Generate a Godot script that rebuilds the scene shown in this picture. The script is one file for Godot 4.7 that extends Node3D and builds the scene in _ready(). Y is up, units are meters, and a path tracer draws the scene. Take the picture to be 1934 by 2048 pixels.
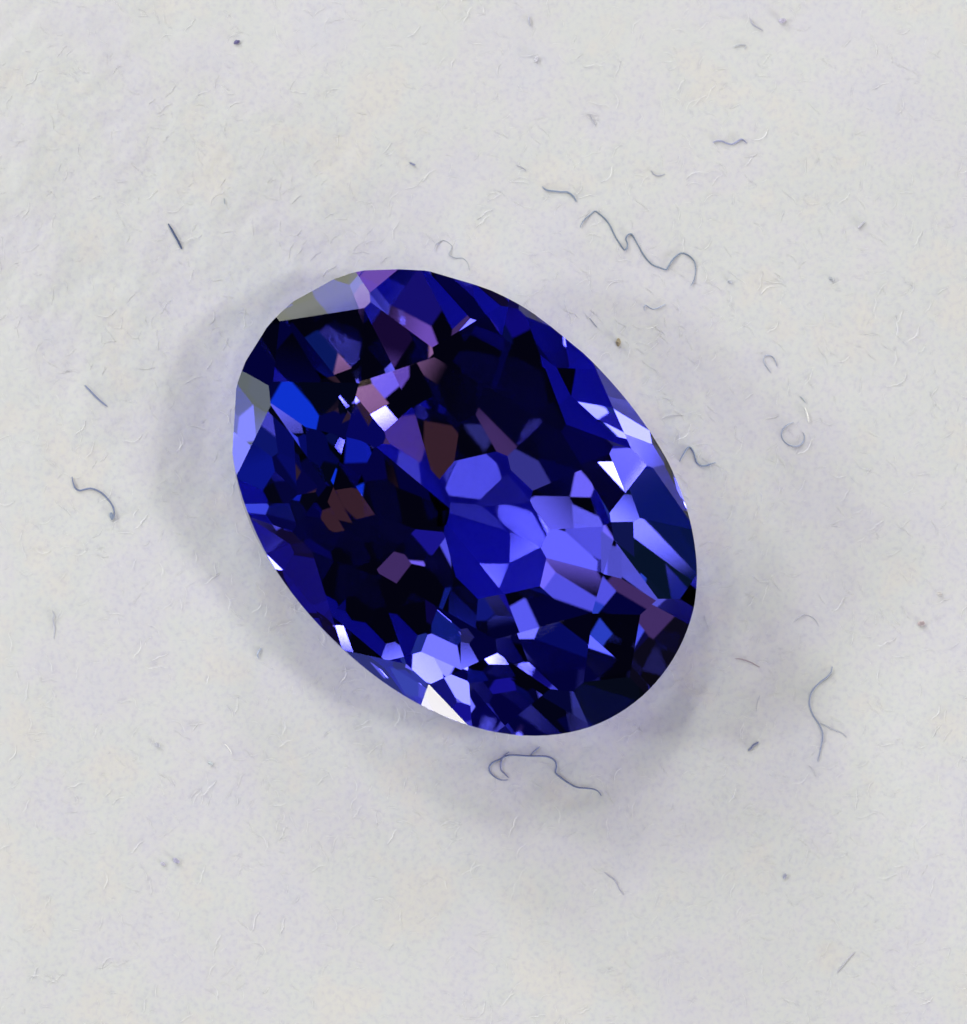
extends Node3D
# A faceted oval blue gemstone on a white fluffy cloth. All shapes are worked out in millimetres and stored in metres.
const MM := 0.001
const CLOTH_Y := -1.02            # level of the cloth under the stone's girdle, mm
const LONG_AXIS := Vector2(0.70091, 0.71325)
const SHORT_AXIS := Vector2(0.71325, -0.70091)
const HALF_LONG := 4.1715
const HALF_SHORT := 3
const TABLE_UP := Vector3(0.12067, 0.99235, -0.02622)

var kinds: Array[String] = []
var planes: Array[Plane] = []
var lumps := FastNoiseLite.new()
var tufts := FastNoiseLite.new()
var grain := FastNoiseLite.new()
var rng := RandomNumberGenerator.new()
var used := {}
var centre_line: Array = []

func _ready() -> void:
	# camera
	var cam := Camera3D.new()
	cam.name = "camera"
	add_child(cam)
	cam.position = Vector3(0.29683, 90, 0.15435) * MM
	cam.basis = Basis(Vector3.RIGHT, Vector3.FORWARD, Vector3.UP)
	cam.fov = 10.29253
	cam.near = 0.005
	cam.far = 10.0
	cam.current = true
	# a close-up lens: sharp at the stone's rim, just softening on the cloth
	var lens := CameraAttributesPhysical.new()
	lens.frustum_focal_length = 12.0 / tan(deg_to_rad(10.29253) * 0.5)
	lens.frustum_near = 0.005
	lens.frustum_far = 10.0
	lens.frustum_focus_distance = (90 + 0.1) * MM
	lens.exposure_aperture = 140.0
	cam.attributes = lens
	# the dim room and the exposure
	var env := Environment.new()
	env.background_mode = Environment.BG_COLOR
	env.background_color = Color(0.006, 0.006, 0.006).linear_to_srgb()
	env.background_energy_multiplier = 1.0
	env.tonemap_mode = Environment.TONE_MAPPER_LINEAR
	env.tonemap_exposure = 1
	env.sdfgi_enabled = true
	env.ssao_enabled = true
	env.ssil_enabled = true
	var we := WorldEnvironment.new()
	we.name = "world_environment"
	we.environment = env
	add_child(we)
	# unseen area lights added all round, tuned for the stone's glints and cloth shadow
	added_light("added_soft_light", Vector3(0.23901, 0.03567, -0.43772), 0.07134, 0.07152, 0.21033, Color(0.18567, 0.10443, 1))
	added_light("added_soft_light", Vector3(0.49746, 0.03567, -0.03558), 0.07134, 0.07152, 1.44902, Color(1, 0.46859, 0.30122))
	added_light("added_soft_light", Vector3(0.48733, 0.03567, 0.10601), 0.07134, 0.07152, 1.34687, Color(1, 0.46967, 0.34929))
	added_light("added_soft_light", Vector3(0.46728, 0.03567, 0.17429), 0.07134, 0.07152, 1.22436, Color(1, 0.52612, 0.42125))
	added_light("added_soft_light", Vector3(0.43772, 0.03567, 0.23901), 0.07134, 0.07152, 35.05822, Color(0.99884, 0.99898, 1))
	added_light("added_soft_light", Vector3(0.39925, 0.03567, 0.29888), 0.07134, 0.07152, 38.79264, Color(0.99924, 0.99917, 1))
	added_light("added_soft_light", Vector3(0.35265, 0.03567, 0.35265), 0.07134, 0.07152, 42.17051, Color(0.99909, 0.99913, 1))
	added_light("added_soft_light", Vector3(0.29888, 0.03567, 0.39925), 0.07134, 0.07152, 0.09615, Color(0.07242, 0.16267, 1))
	added_light("added_soft_light", Vector3(0.17429, 0.03567, 0.46728), 0.07134, 0.07152, 1.13534, Color(0.98203, 1, 0.81831))
	added_light("added_soft_light", Vector3(0.10601, 0.03567, 0.48733), 0.07134, 0.07152, 0.1435, Color(0.17761, 0.40597, 1))
	added_light("added_soft_light", Vector3(-0.46728, 0.03567, 0.17429), 0.07134, 0.07152, 56.54814, Color(0.99926, 0.99928, 1))
	added_light("added_soft_light", Vector3(-0.47688, 0.10628, -0.10623), 0.07152, 0.07152, 0.03485, Color(0.03478, 0.0066, 1))
	added_light("added_soft_light", Vector3(-0.42606, 0.10628, -0.23912), 0.07152, 0.07152, 0.03444, Color(0.03293, 0.00498, 1))
	added_light("added_soft_light", Vector3(-0.3867, 0.10628, -0.2986), 0.07152, 0.07152, 0.03424, Color(0.10605, 0.10509, 1))
	added_light("added_soft_light", Vector3(-0.28428, 0.10628, -0.39735), 0.07152, 0.07152, 51.79275, Color(1, 0.99997, 1))
	added_light("added_soft_light", Vector3(-0.15775, 0.10628, -0.46241), 0.07152, 0.07152, 0.04001, Color(0, 0.0903, 1))
	added_light("added_soft_light", Vector3(-0.08874, 0.10628, -0.48045), 0.07152, 0.07152, 2.93106, Color(0.96698, 1, 0.81467))
	added_light("added_soft_light", Vector3(0.31253, 0.10628, -0.37554), 0.07152, 0.07152, 10.90591, Color(1, 0.99989, 0.9988))
	added_light("added_soft_light", Vector3(0.48337, 0.10628, -0.07114), 0.07152, 0.07152, 0.2482, Color(0.07523, 0.26008, 1))
	added_light("added_soft_light", Vector3(0.48337, 0.10628, 0.07114), 0.07152, 0.07152, 1.36214, Color(1, 0.4697, 0.33916))
	added_light("added_soft_light", Vector3(0.46786, 0.10628, 0.14076), 0.07152, 0.07152, 0.06422, Color(1, 0.25576, 0.434))
	added_light("added_soft_light", Vector3(0.44238, 0.10628, 0.20738), 0.07152, 0.07152, 0.06118, Color(0.45738, 0.36087, 1))
	added_light("added_soft_light", Vector3(0.40747, 0.10628, 0.26958), 0.07152, 0.07152, 0.17836, Color(0.1872, 0.09661, 1))
	added_light("added_soft_light", Vector3(0.36388, 0.10628, 0.32603), 0.07152, 0.07152, 10.86672, Color(0.99677, 0.99684, 1))
	added_light("added_soft_light", Vector3(0.31253, 0.10628, 0.37554), 0.07152, 0.07152, 0.05287, Color(0.17925, 0.42587, 1))
	added_light("added_soft_light", Vector3(0.19108, 0.10628, 0.44966), 0.07152, 0.07152, 0.08039, Color(0.09631, 0.10728, 1))
	added_light("added_soft_light", Vector3(0.12358, 0.10628, 0.47269), 0.07152, 0.07152, 0.03828, Color(0.00665, 0.06401, 1))
	added_light("added_soft_light", Vector3(-0.01784, 0.10628, 0.48825), 0.07152, 0.07152, 1.17753, Color(0.97738, 1, 0.81705))
	added_light("added_soft_light", Vector3(-0.08874, 0.10628, 0.48045), 0.07152, 0.07152, 9.82852, Color(1, 0.96762, 0.98428))
	added_light("added_soft_light", Vector3(-0.2234, 0.10628, 0.43451), 0.07152, 0.07152, 1.9919, Color(0.14461, 0.18063, 1))
	added_light("added_soft_light", Vector3(-0.3867, 0.10628, 0.2986), 0.07152, 0.07152, 0.25028, Color(0.19635, 0.1042, 1))
	added_light("added_soft_light", Vector3(-0.4671, 0.17473, -0.03586), 0.07193, 0.07152, 48.60651, Color(0.99926, 0.99921, 1))
	added_light("added_soft_light", Vector3(-0.45615, 0.17473, -0.10674), 0.07193, 0.07152, 0.03829, Color(0.07647, 0, 1))
	added_light("added_soft_light", Vector3(-0.43451, 0.17473, -0.17512), 0.07193, 0.07152, 0.03068, Color(0.00409, 0, 1))
	added_light("added_soft_light", Vector3(-0.40269, 0.17473, -0.2394), 0.07193, 0.07152, 0.27073, Color(0.23635, 0.16322, 1))
	added_light("added_soft_light", Vector3(-0.36142, 0.17473, -0.29806), 0.07193, 0.07152, 32.62242, Color(0.99882, 0.99893, 1))
	added_light("added_soft_light", Vector3(-0.31169, 0.17473, -0.34974), 0.07193, 0.07152, 3.94723, Color(0.96634, 1, 0.81459))
	added_light("added_soft_light", Vector3(-0.19164, 0.17473, -0.42749), 0.07193, 0.07152, 2.45686, Color(0.96095, 1, 0.81291))
	added_light("added_soft_light", Vector3(0.01794, 0.17473, -0.46813), 0.07193, 0.07152, 23.08337, Color(0.99995, 1, 0.99887))
	added_light("added_soft_light", Vector3(0.46847, 0.17473, 0), 0.07193, 0.07152, 0.15076, Color(0.40575, 0.23361, 1))
	added_light("added_soft_light", Vector3(0.33755, 0.17473, 0.32486), 0.07193, 0.07152, 0.03074, Color(0.00467, 0, 1))
	added_light("added_soft_light", Vector3(0.284, 0.17473, 0.37257), 0.07193, 0.07152, 0.10756, Color(0.08435, 0.15836, 1))
	added_light("added_soft_light", Vector3(0.2238, 0.17473, 0.41156), 0.07193, 0.07152, 0.35512, Color(0.0852, 0.25595, 1))
	added_light("added_soft_light", Vector3(0.15835, 0.17473, 0.4409), 0.07193, 0.07152, 0.72667, Color(0.52153, 0.73346, 1))
	added_light("added_soft_light", Vector3(0.08919, 0.17473, 0.45991), 0.07193, 0.07152, 0.22351, Color(0.07988, 0.23933, 1))
	added_light("added_soft_light", Vector3(0.01794, 0.17473, 0.46813), 0.07193, 0.07152, 6.90369, Color(0.99927, 0.9989, 1))
	added_light("added_soft_light", Vector3(-0.05373, 0.17473, 0.46538), 0.07193, 0.07152, 0.02528, Color(0, 0, 1))
	added_light("added_soft_light", Vector3(-0.43742, 0.23962, -0.03531), 0.07085, 0.07152, 1.66218, Color(0.79872, 0.92769, 1))
	added_light("added_soft_light", Vector3(-0.42609, 0.23962, -0.10502), 0.07085, 0.07152, 0.0302, Color(0, 0, 1))
	added_light("added_soft_light", Vector3(-0.40372, 0.23962, -0.17201), 0.07085, 0.07152, 0.03005, Color(0, 0, 1))
	added_light("added_soft_light", Vector3(-0.3709, 0.23962, -0.23454), 0.07085, 0.07152, 0.03368, Color(0.03321, 0, 1))
	added_light("added_soft_light", Vector3(-0.32848, 0.23962, -0.291), 0.07085, 0.07152, 0.03009, Color(0, 0, 1))
	added_light("added_soft_light", Vector3(-0.27754, 0.23962, -0.33993), 0.07085, 0.07152, 0.02958, Color(0.00909, 0.01605, 1))
	added_light("added_soft_light", Vector3(-0.21942, 0.23962, -0.38005), 0.07085, 0.07152, 3.0367, Color(0.96633, 1, 0.8145))
	added_light("added_soft_light", Vector3(-0.08778, 0.23962, -0.42997), 0.07085, 0.07152, 1.61315, Color(1, 0.9805, 0.82014))
	added_light("added_soft_light", Vector3(-0.01767, 0.23962, -0.43848), 0.07085, 0.07152, 0.77697, Color(0.98906, 1, 0.80099))
	added_light("added_soft_light", Vector3(0.0529, 0.23962, -0.43564), 0.07085, 0.07152, 0.03005, Color(0, 0, 1))
	added_light("added_soft_light", Vector3(0.38857, 0.23962, -0.20394), 0.07085, 0.07152, 0.03972, Color(0.08825, 0, 1))
	added_light("added_soft_light", Vector3(0.38857, 0.23962, 0.20394), 0.07085, 0.07152, 7.49876, Color(0.99674, 0.99647, 1))
	added_light("added_soft_light", Vector3(0.24929, 0.23962, 0.36116), 0.07085, 0.07152, 0.03983, Color(0.03218, 0.04433, 1))
	added_light("added_soft_light", Vector3(0.18813, 0.23962, 0.39647), 0.07085, 0.07152, 0.0488, Color(0.05028, 0.07303, 1))
	added_light("added_soft_light", Vector3(0.12209, 0.23962, 0.42151), 0.07085, 0.07152, 0.22232, Color(1, 0.45813, 0.08789))
	added_light("added_soft_light", Vector3(-0.42609, 0.23962, 0.10502), 0.07085, 0.07152, 0.27868, Color(0.88906, 1, 0.79827))
	added_light("added_soft_light", Vector3(-0.38585, 0.29964, -0.10649), 0.07205, 0.07152, 0.10321, Color(0.09852, 0.22197, 1))
	added_light("added_soft_light", Vector3(-0.32383, 0.29964, -0.23527), 0.07205, 0.07152, 0.14257, Color(1, 0.96659, 0.7674))
	added_light("added_soft_light", Vector3(-0.22051, 0.29964, -0.33406), 0.07205, 0.07152, 0.2341, Color(0.49166, 0.91463, 1))
	added_light("added_soft_light", Vector3(-0.15732, 0.29964, -0.36806), 0.07205, 0.07152, 1.1937, Color(1, 0.98916, 0.93029))
	added_light("added_soft_light", Vector3(-0.08907, 0.29964, -0.39024), 0.07205, 0.07152, 23.82893, Color(0.99995, 0.99963, 1))
	added_light("added_soft_light", Vector3(-0.01796, 0.29964, -0.39987), 0.07205, 0.07152, 0.04646, Color(0.4277, 0.15253, 1))
	added_light("added_soft_light", Vector3(0.18968, 0.29964, -0.35248), 0.07205, 0.07152, 0.03007, Color(0, 0, 1))
	added_light("added_soft_light", Vector3(0.34361, 0.29964, -0.2053), 0.07205, 0.07152, 0.03011, Color(0, 0, 1))
	added_light("added_soft_light", Vector3(0.37475, 0.29964, -0.14065), 0.07205, 0.07152, 0.10329, Color(0.17539, 0.70974, 1))
	added_light("added_soft_light", Vector3(0.40027, 0.29964, 0), 0.07205, 0.07152, 0.03855, Color(0.0783, 0, 1))
	added_light("added_soft_light", Vector3(0.37475, 0.29964, 0.14065), 0.07205, 0.07152, 2.75635, Color(0.99814, 0.99478, 1))
	added_light("added_soft_light", Vector3(0.34361, 0.29964, 0.2053), 0.07205, 0.07152, 0.03004, Color(0, 0, 1))
	added_light("added_soft_light", Vector3(0.18968, 0.29964, 0.35248), 0.07205, 0.07152, 0.045, Color(0.10805, 0.03709, 1))
	added_light("added_soft_light", Vector3(-0.30913, 0.35355, -0.17158), 0.07191, 0.07152, 1.79378, Color(0.96733, 1, 0.81454))
	added_light("added_soft_light", Vector3(-0.26826, 0.35355, -0.23029), 0.07191, 0.07152, 5.49086, Color(0.96614, 1, 0.81461))
	added_light("added_soft_light", Vector3(0.18702, 0.35355, -0.30004), 0.07191, 0.07152, 0.5341, Color(0.36957, 0.79008, 1))
	added_light("added_soft_light", Vector3(0.24359, 0.35355, -0.25625), 0.07191, 0.07152, 0.03638, Color(0.02415, 0.03707, 1))
	added_light("added_soft_light", Vector3(0.34632, 0.35355, -0.07117), 0.07191, 0.07152, 2.22554, Color(1, 0.47094, 0.13731))
	added_light("added_soft_light", Vector3(0.35355, 0.35355, 0), 0.07191, 0.07152, 29.66803, Color(0.99864, 0.9987, 1))
	added_light("added_soft_light", Vector3(0.34632, 0.35355, 0.07117), 0.07191, 0.07152, 0.03009, Color(0, 0, 1))
	added_light("added_soft_light", Vector3(0.24359, 0.35355, 0.25625), 0.07191, 0.07152, 0.30857, Color(1, 0.37349, 0.06281))
	added_light("added_soft_light", Vector3(0.18702, 0.35355, 0.30004), 0.07191, 0.07152, 0.03368, Color(0.03399, 0, 1))
	added_light("added_soft_light", Vector3(-0.1557, 0.35355, 0.31742), 0.07191, 0.07152, 0.03007, Color(0, 0, 1))
	added_light("added_soft_light", Vector3(-0.21641, 0.35355, 0.27958), 0.07191, 0.07152, 0.03153, Color(0.00638, 0.00364, 1))
	added_light("added_soft_light", Vector3(-0.35174, 0.35355, 0.03577), 0.07191, 0.07152, 0.02743, Color(0.17481, 0.28432, 1))
	added_light("added_soft_light", Vector3(-0.2466, 0.40027, -0.17021), 0.07277, 0.07152, 0.17158, Color(0.22047, 0.39031, 1))
	added_light("added_soft_light", Vector3(-0.1987, 0.40027, -0.22428), 0.07277, 0.07152, 0.15983, Color(0.20934, 0.56748, 1))
	added_light("added_soft_light", Vector3(-0.13925, 0.40027, -0.26532), 0.07277, 0.07152, 1.04549, Color(1, 0.93953, 0.8291))
	added_light("added_soft_light", Vector3(0.07171, 0.40027, -0.29093), 0.07277, 0.07152, 1.53815, Color(1, 0.84555, 0.6778))
	added_light("added_soft_light", Vector3(0.13925, 0.40027, -0.26532), 0.07277, 0.07152, 0.76337, Color(0.98128, 0.96139, 1))
	added_light("added_soft_light", Vector3(0.2466, 0.40027, -0.17021), 0.07277, 0.07152, 0.24298, Color(0.30459, 0.21428, 1))
	added_light("added_soft_light", Vector3(0.1987, 0.40027, 0.22428), 0.07277, 0.07152, 1.70887, Color(1, 0.9408, 0.80328))
	added_light("added_soft_light", Vector3(0, 0.40027, 0.29964), 0.07277, 0.07152, 0.09393, Color(0.10859, 0.11264, 1))
	added_light("added_soft_light", Vector3(-0.1987, 0.40027, 0.22428), 0.07277, 0.07152, 0.03007, Color(0, 0, 1))
	added_light("added_soft_light", Vector3(-0.28017, 0.40027, 0.10625), 0.07277, 0.07152, 0.03004, Color(0, 0, 1))
	added_light("added_soft_light", Vector3(-0.21589, 0.43884, -0.10397), 0.07224, 0.07152, 0.0515, Color(0, 0.17402, 1))
	added_light("added_soft_light", Vector3(-0.11981, 0.43884, -0.20752), 0.07224, 0.07152, 0.03008, Color(0, 0, 1))
	added_light("added_soft_light", Vector3(-0.05332, 0.43884, 0.23362), 0.07224, 0.07152, 0.61763, Color(0.05163, 0.43801, 1))
	added_light("added_soft_light", Vector3(-0.17566, 0.43884, 0.16299), 0.07224, 0.07152, 0.91678, Color(0.96102, 1, 0.963))
	added_light("added_soft_light", Vector3(-0.01826, 0.46847, -0.17377), 0.07428, 0.07152, 0.03003, Color(0, 0, 1))
	added_light("added_soft_light", Vector3(0.15963, 0.46847, 0.07107), 0.07428, 0.07152, 0.44466, Color(1, 0.46525, 0.26926))
	added_light("added_soft_light", Vector3(-0.14136, 0.46847, 0.1027), 0.07428, 0.07152, 0.03, Color(0, 0, 1))
	added_light("added_soft_light", Vector3(-0.09987, 0.48857, -0.03635), 0.07737, 0.07152, 0.29544, Color(1, 0.9539, 0.83614))
	added_light("added_soft_light", Vector3(0.08142, 0.48857, -0.06832), 0.07737, 0.07152, 1.52597, Color(1, 0.70369, 0.56394))
	added_light("added_soft_light", Vector3(0.01846, 0.48857, 0.10467), 0.07737, 0.07152, 3.88835, Color(0.99887, 0.99858, 1))
	rng.seed = 20771
	lumps.seed = 11; lumps.noise_type = FastNoiseLite.TYPE_SIMPLEX_SMOOTH; lumps.frequency = 0.16
	lumps.fractal_octaves = 3
	tufts.seed = 5; tufts.noise_type = FastNoiseLite.TYPE_SIMPLEX_SMOOTH; tufts.frequency = 1.1
	tufts.fractal_octaves = 3
	grain.seed = 8; grain.noise_type = FastNoiseLite.TYPE_SIMPLEX_SMOOTH; grain.frequency = 6.0
	grain.fractal_octaves = 2
	# facets of the stone: outward normal and distance, in mm
	cut("table_facet", 0.12067, 0.99235, -0.02622, 0.8458)
	cut("bezel_facet", 0.40209, 0.87016, 0.28488, 1.87184)
	cut("bezel_facet", 0.58922, 0.80218, -0.09658, 1.79239)
	cut("bezel_facet", 0.48645, 0.77665, -0.40022, 1.70467)
	cut("bezel_facet", 0.18592, 0.83902, -0.51135, 1.81585)
	cut("bezel_facet", -0.17842, 0.92963, -0.32243, 1.82943)
	cut("bezel_facet", -0.37485, 0.92633, 0.0373, 1.79339)
	cut("bezel_facet", -0.30004, 0.87817, 0.37255, 1.74909)
	cut("bezel_facet", 0.01908, 0.87017, 0.49238, 1.85538)
	cut("star_facet", 0.42474, 0.9026, 0.0701, 1.56276)
	cut("star_facet", 0.46123, 0.85539, -0.23574, 1.50776)
	cut("star_facet", 0.30519, 0.88026, -0.36331, 1.42892)
	cut("star_facet", 0.01776, 0.94762, -0.3189, 1.52117)
	cut("star_facet", -0.19228, 0.97586, -0.10357, 1.4903)
	cut("star_facet", -0.23228, 0.95948, 0.1595, 1.49096)
	cut("star_facet", -0.08054, 0.94459, 0.31822, 1.44988)
	cut("star_facet", 0.19836, 0.94024, 0.27676, 1.49201)
	cut("upper_girdle_facet", 0.56474, 0.77353, 0.28763, 2.29964)
	cut("upper_girdle_facet", 0.68555, 0.7277, 0.0217, 2.30863)
	cut("upper_girdle_facet", 0.69978, 0.67802, -0.22496, 2.19463)
	cut("upper_girdle_facet", 0.61857, 0.65833, -0.42892, 2.06374)
	cut("upper_girdle_facet", 0.49995, 0.67577, -0.54165, 2.12635)
	cut("upper_girdle_facet", 0.30784, 0.72796, -0.61262, 2.18289)
	cut("upper_girdle_facet", 0.06242, 0.7893, -0.61082, 2.30429)
	cut("upper_girdle_facet", -0.19234, 0.85248, -0.48608, 2.30428)
	cut("upper_girdle_facet", -0.37421, 0.86969, -0.32187, 2.37336)
	cut("upper_girdle_facet", -0.51556, 0.85542, -0.04965, 2.29922)
	cut("upper_girdle_facet", -0.50097, 0.84421, 0.19063, 2.20539)
	cut("upper_girdle_facet", -0.44873, 0.80273, 0.39277, 2.05658)
	cut("upper_girdle_facet", -0.31153, 0.78995, 0.52814, 2.10296)
	cut("upper_girdle_facet", -0.13823, 0.79297, 0.59338, 2.19295)
	cut("upper_girdle_facet", 0.13166, 0.79713, 0.58928, 2.26019)
	cut("upper_girdle_facet", 0.38749, 0.7926, 0.47078, 2.34427)
	cut("break_facet", 0.50607, -0.79233, 0.34074, 2.97549)
	cut("break_facet", 0.64746, -0.76181, 0.02098, 2.83912)
	cut("break_facet", 0.6368, -0.72392, -0.26539, 2.64563)
	cut("break_facet", 0.53692, -0.6414, -0.54802, 2.5077)
	cut("break_facet", 0.43582, -0.58059, -0.68773, 2.56511)
	cut("break_facet", 0.20675, -0.58413, -0.78488, 2.7176)
	cut("break_facet", -0.1033, -0.66841, -0.73658, 2.7185)
	cut("break_facet", -0.40493, -0.67168, -0.62038, 2.86907)
	cut("break_facet", -0.68537, -0.63275, -0.36041, 2.89848)
	cut("break_facet", -0.81836, -0.57373, -0.03352, 2.76904)
	cut("break_facet", -0.79434, -0.56471, 0.22389, 2.69241)
	cut("break_facet", -0.7411, -0.38511, 0.54996, 2.70199)
	cut("break_facet", -0.59396, -0.4491, 0.66748, 2.62928)
	cut("break_facet", -0.35877, -0.56624, 0.74206, 2.69001)
	cut("break_facet", -0.0476, -0.63783, 0.7687, 2.885)
	cut("break_facet", 0.24333, -0.75472, 0.60926, 2.97823)
	cut("lower_girdle_facet", 0.48912, -0.80622, 0.33283, 3.00631)
	cut("lower_girdle_facet", 0.59189, -0.80568, 0.02327, 2.81333)
	cut("lower_girdle_facet", 0.56349, -0.79103, -0.23822, 2.61729)
	cut("lower_girdle_facet", 0.46574, -0.77152, -0.43341, 2.50612)
	cut("lower_girdle_facet", 0.32118, -0.75454, -0.57229, 2.4864)
	cut("lower_girdle_facet", 0.14264, -0.75102, -0.64468, 2.5755)
	cut("lower_girdle_facet", -0.11905, -0.71718, -0.68664, 2.7674)
	cut("lower_girdle_facet", -0.39305, -0.70084, -0.59526, 2.8731)
	cut("lower_girdle_facet", -0.65531, -0.67136, -0.34618, 2.91079)
	cut("lower_girdle_facet", -0.77202, -0.63382, -0.04756, 2.76053)
	cut("lower_girdle_facet", -0.74336, -0.6411, 0.19082, 2.6702)
	cut("lower_girdle_facet", -0.66318, -0.62534, 0.41126, 2.55711)
	cut("lower_girdle_facet", -0.52761, -0.64105, 0.55739, 2.536)
	cut("lower_girdle_facet", -0.32708, -0.67192, 0.66449, 2.68435)
	cut("lower_girdle_facet", -0.08538, -0.70368, 0.70537, 2.83731)
	cut("lower_girdle_facet", 0.2315, -0.77186, 0.59215, 3.01958)
	cut("pavilion_main_facet", 0.20078, -0.92906, 0.3107, 2.95771)
	cut("pavilion_main_facet", 0.41454, -0.90447, -0.10046, 2.80042)
	cut("pavilion_main_facet", 0.27619, -0.85904, -0.43102, 2.62809)
	cut("pavilion_main_facet", -0.02066, -0.84008, -0.54208, 2.78813)
	cut("pavilion_main_facet", -0.42058, -0.84072, -0.34104, 2.98833)
	cut("pavilion_main_facet", -0.64307, -0.76278, 0.06805, 2.75408)
	cut("pavilion_main_facet", -0.56209, -0.70808, 0.42741, 2.69196)
	cut("pavilion_main_facet", -0.15345, -0.81865, 0.55342, 2.87589)
	cut("pavilion_facet", 0.07033, -0.86214, -0.50176, 2.882)
	cut("pavilion_facet", 0.37608, -0.86606, -0.32941, 2.65389)
	cut("pavilion_facet", -0.28999, -0.8133, -0.50443, 2.88829)
	cut("pavilion_facet", 0.0517, -0.80971, -0.58454, 2.66263)
	cut("pavilion_facet", -0.24665, -0.60902, -0.75383, 3.02451)
	cut("pavilion_facet", 0.12502, -0.81757, -0.5621, 3.00067)
	cut("pavilion_facet", 0.22617, -0.80545, -0.54781, 2.56528)
	cut("pavilion_facet", 0.73588, -0.55955, -0.38129, 2.84858)
	cut("pavilion_facet", 0.30989, -0.82497, -0.47265, 2.59494)
	cut("pavilion_facet", -0.54945, -0.7735, -0.3159, 2.97483)
	cut("pavilion_facet", 0.27002, -0.95701, 0.10597, 2.9723)
	cut("pavilion_facet", -0.13019, -0.6088, 0.78257, 2.86749)
	cut("pavilion_facet", -0.59726, -0.80182, -0.01922, 2.84705)
	cut("pavilion_facet", -0.32009, -0.69238, 0.64664, 2.93539)
	cut("pavilion_facet", 0.44693, -0.84378, -0.29714, 2.78332)
	cut("pavilion_facet", 0.45222, -0.8735, -0.18027, 2.74209)
	cut("pavilion_facet", -0.49537, -0.70335, 0.50981, 2.84191)
	cut("pavilion_facet", 0.17151, -0.94807, -0.26786, 3.08299)
	cut("pavilion_facet", 0.30623, -0.82567, -0.47381, 2.74775)
	cut("pavilion_facet", -0.14255, -0.53744, 0.83116, 3.11088)
	cut("girdle", 0.71249, -0.06819, 0.69836, 4.17995)
	cut("girdle", 0.75194, -0.07413, 0.65505, 4.17737)
	cut("girdle", 0.79157, -0.08025, 0.60579, 4.1684)
	cut("girdle", 0.82933, -0.08626, 0.55206, 4.15178)
	cut("girdle", 0.86417, -0.09202, 0.49471, 4.12693)
	cut("girdle", 0.89539, -0.0974, 0.4345, 4.0938)
	cut("girdle", 0.92251, -0.10235, 0.37217, 4.05274)
	cut("girdle", 0.94522, -0.10679, 0.30846, 4.00444)
	cut("girdle", 0.96341, -0.1107, 0.2441, 3.94988)
	cut("girdle", 0.97707, -0.11407, 0.17977, 3.89022)
	cut("girdle", 0.98634, -0.11688, 0.11608, 3.82673)
	cut("girdle", 0.99143, -0.11915, 0.05357, 3.76072)
	cut("girdle", 0.99264, -0.1209, -0.00734, 3.69347)
	cut("girdle", 0.99029, -0.12217, -0.06629, 3.62614)
	cut("girdle", 0.98475, -0.123, -0.12303, 3.55981)
	cut("girdle", 0.97637, -0.12342, -0.17739, 3.49538)
	cut("girdle", 0.9655, -0.12347, -0.22928, 3.43362)
	cut("girdle", 0.95246, -0.12318, -0.27864, 3.37515)
	cut("girdle", 0.93756, -0.12261, -0.32548, 3.32045)
	cut("girdle", 0.92108, -0.12178, -0.36985, 3.26988)
	cut("girdle", 0.90324, -0.12072, -0.41181, 3.22369)
	cut("girdle", 0.88427, -0.11946, -0.45143, 3.18207)
	cut("girdle", 0.86437, -0.11802, -0.48881, 3.14509)
	cut("girdle", 0.8437, -0.11644, -0.52404, 3.11282)
	cut("girdle", 0.82241, -0.11473, -0.5572, 3.08525)
	cut("girdle", 0.80068, -0.11291, -0.58836, 3.06235)
	cut("girdle", 0.77865, -0.111, -0.61756, 3.04408)
	cut("girdle", 0.75654, -0.10903, -0.64479, 3.03039)
	cut("girdle", 0.73466, -0.10704, -0.66994, 3.02121)
	cut("girdle", 0.71381, -0.1051, -0.69241, 3.01651)
	cut("girdle", 0.69507, -0.10332, -0.71148, 3.01595)
	cut("girdle", 0.67299, -0.1012, -0.7327, 3.01936)
	cut("girdle", 0.64829, -0.09878, -0.75496, 3.02715)
	cut("girdle", 0.62155, -0.09612, -0.77745, 3.03938)
	cut("girdle", 0.5929, -0.09323, -0.79986, 3.05612)
	cut("girdle", 0.56233, -0.0901, -0.82199, 3.07744)
	cut("girdle", 0.52982, -0.08672, -0.84366, 3.10339)
	cut("girdle", 0.4953, -0.08308, -0.86474, 3.13401)
	cut("girdle", 0.45869, -0.07916, -0.88506, 3.16929)
	cut("girdle", 0.4199, -0.07496, -0.90447, 3.20922)
	cut("girdle", 0.37885, -0.07045, -0.92277, 3.2537)
	cut("girdle", 0.33546, -0.06562, -0.93977, 3.30259)
	cut("girdle", 0.28966, -0.06046, -0.95522, 3.35565)
	cut("girdle", 0.2414, -0.05495, -0.96887, 3.41257)
	cut("girdle", 0.19069, -0.04909, -0.98042, 3.4729)
	cut("girdle", 0.13754, -0.04287, -0.98957, 3.53607)
	cut("girdle", 0.08204, -0.03629, -0.99597, 3.60138)
	cut("girdle", 0.02435, -0.02936, -0.99927, 3.66796)
	cut("girdle", -0.03532, -0.0221, -0.99913, 3.73483)
	cut("girdle", -0.09664, -0.01454, -0.99521, 3.80087)
	cut("girdle", -0.15921, -0.00672, -0.98722, 3.86486)
	cut("girdle", -0.22255, 0.0013, -0.97492, 3.92553)
	cut("girdle", -0.28607, 0.00947, -0.95816, 3.98164)
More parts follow.
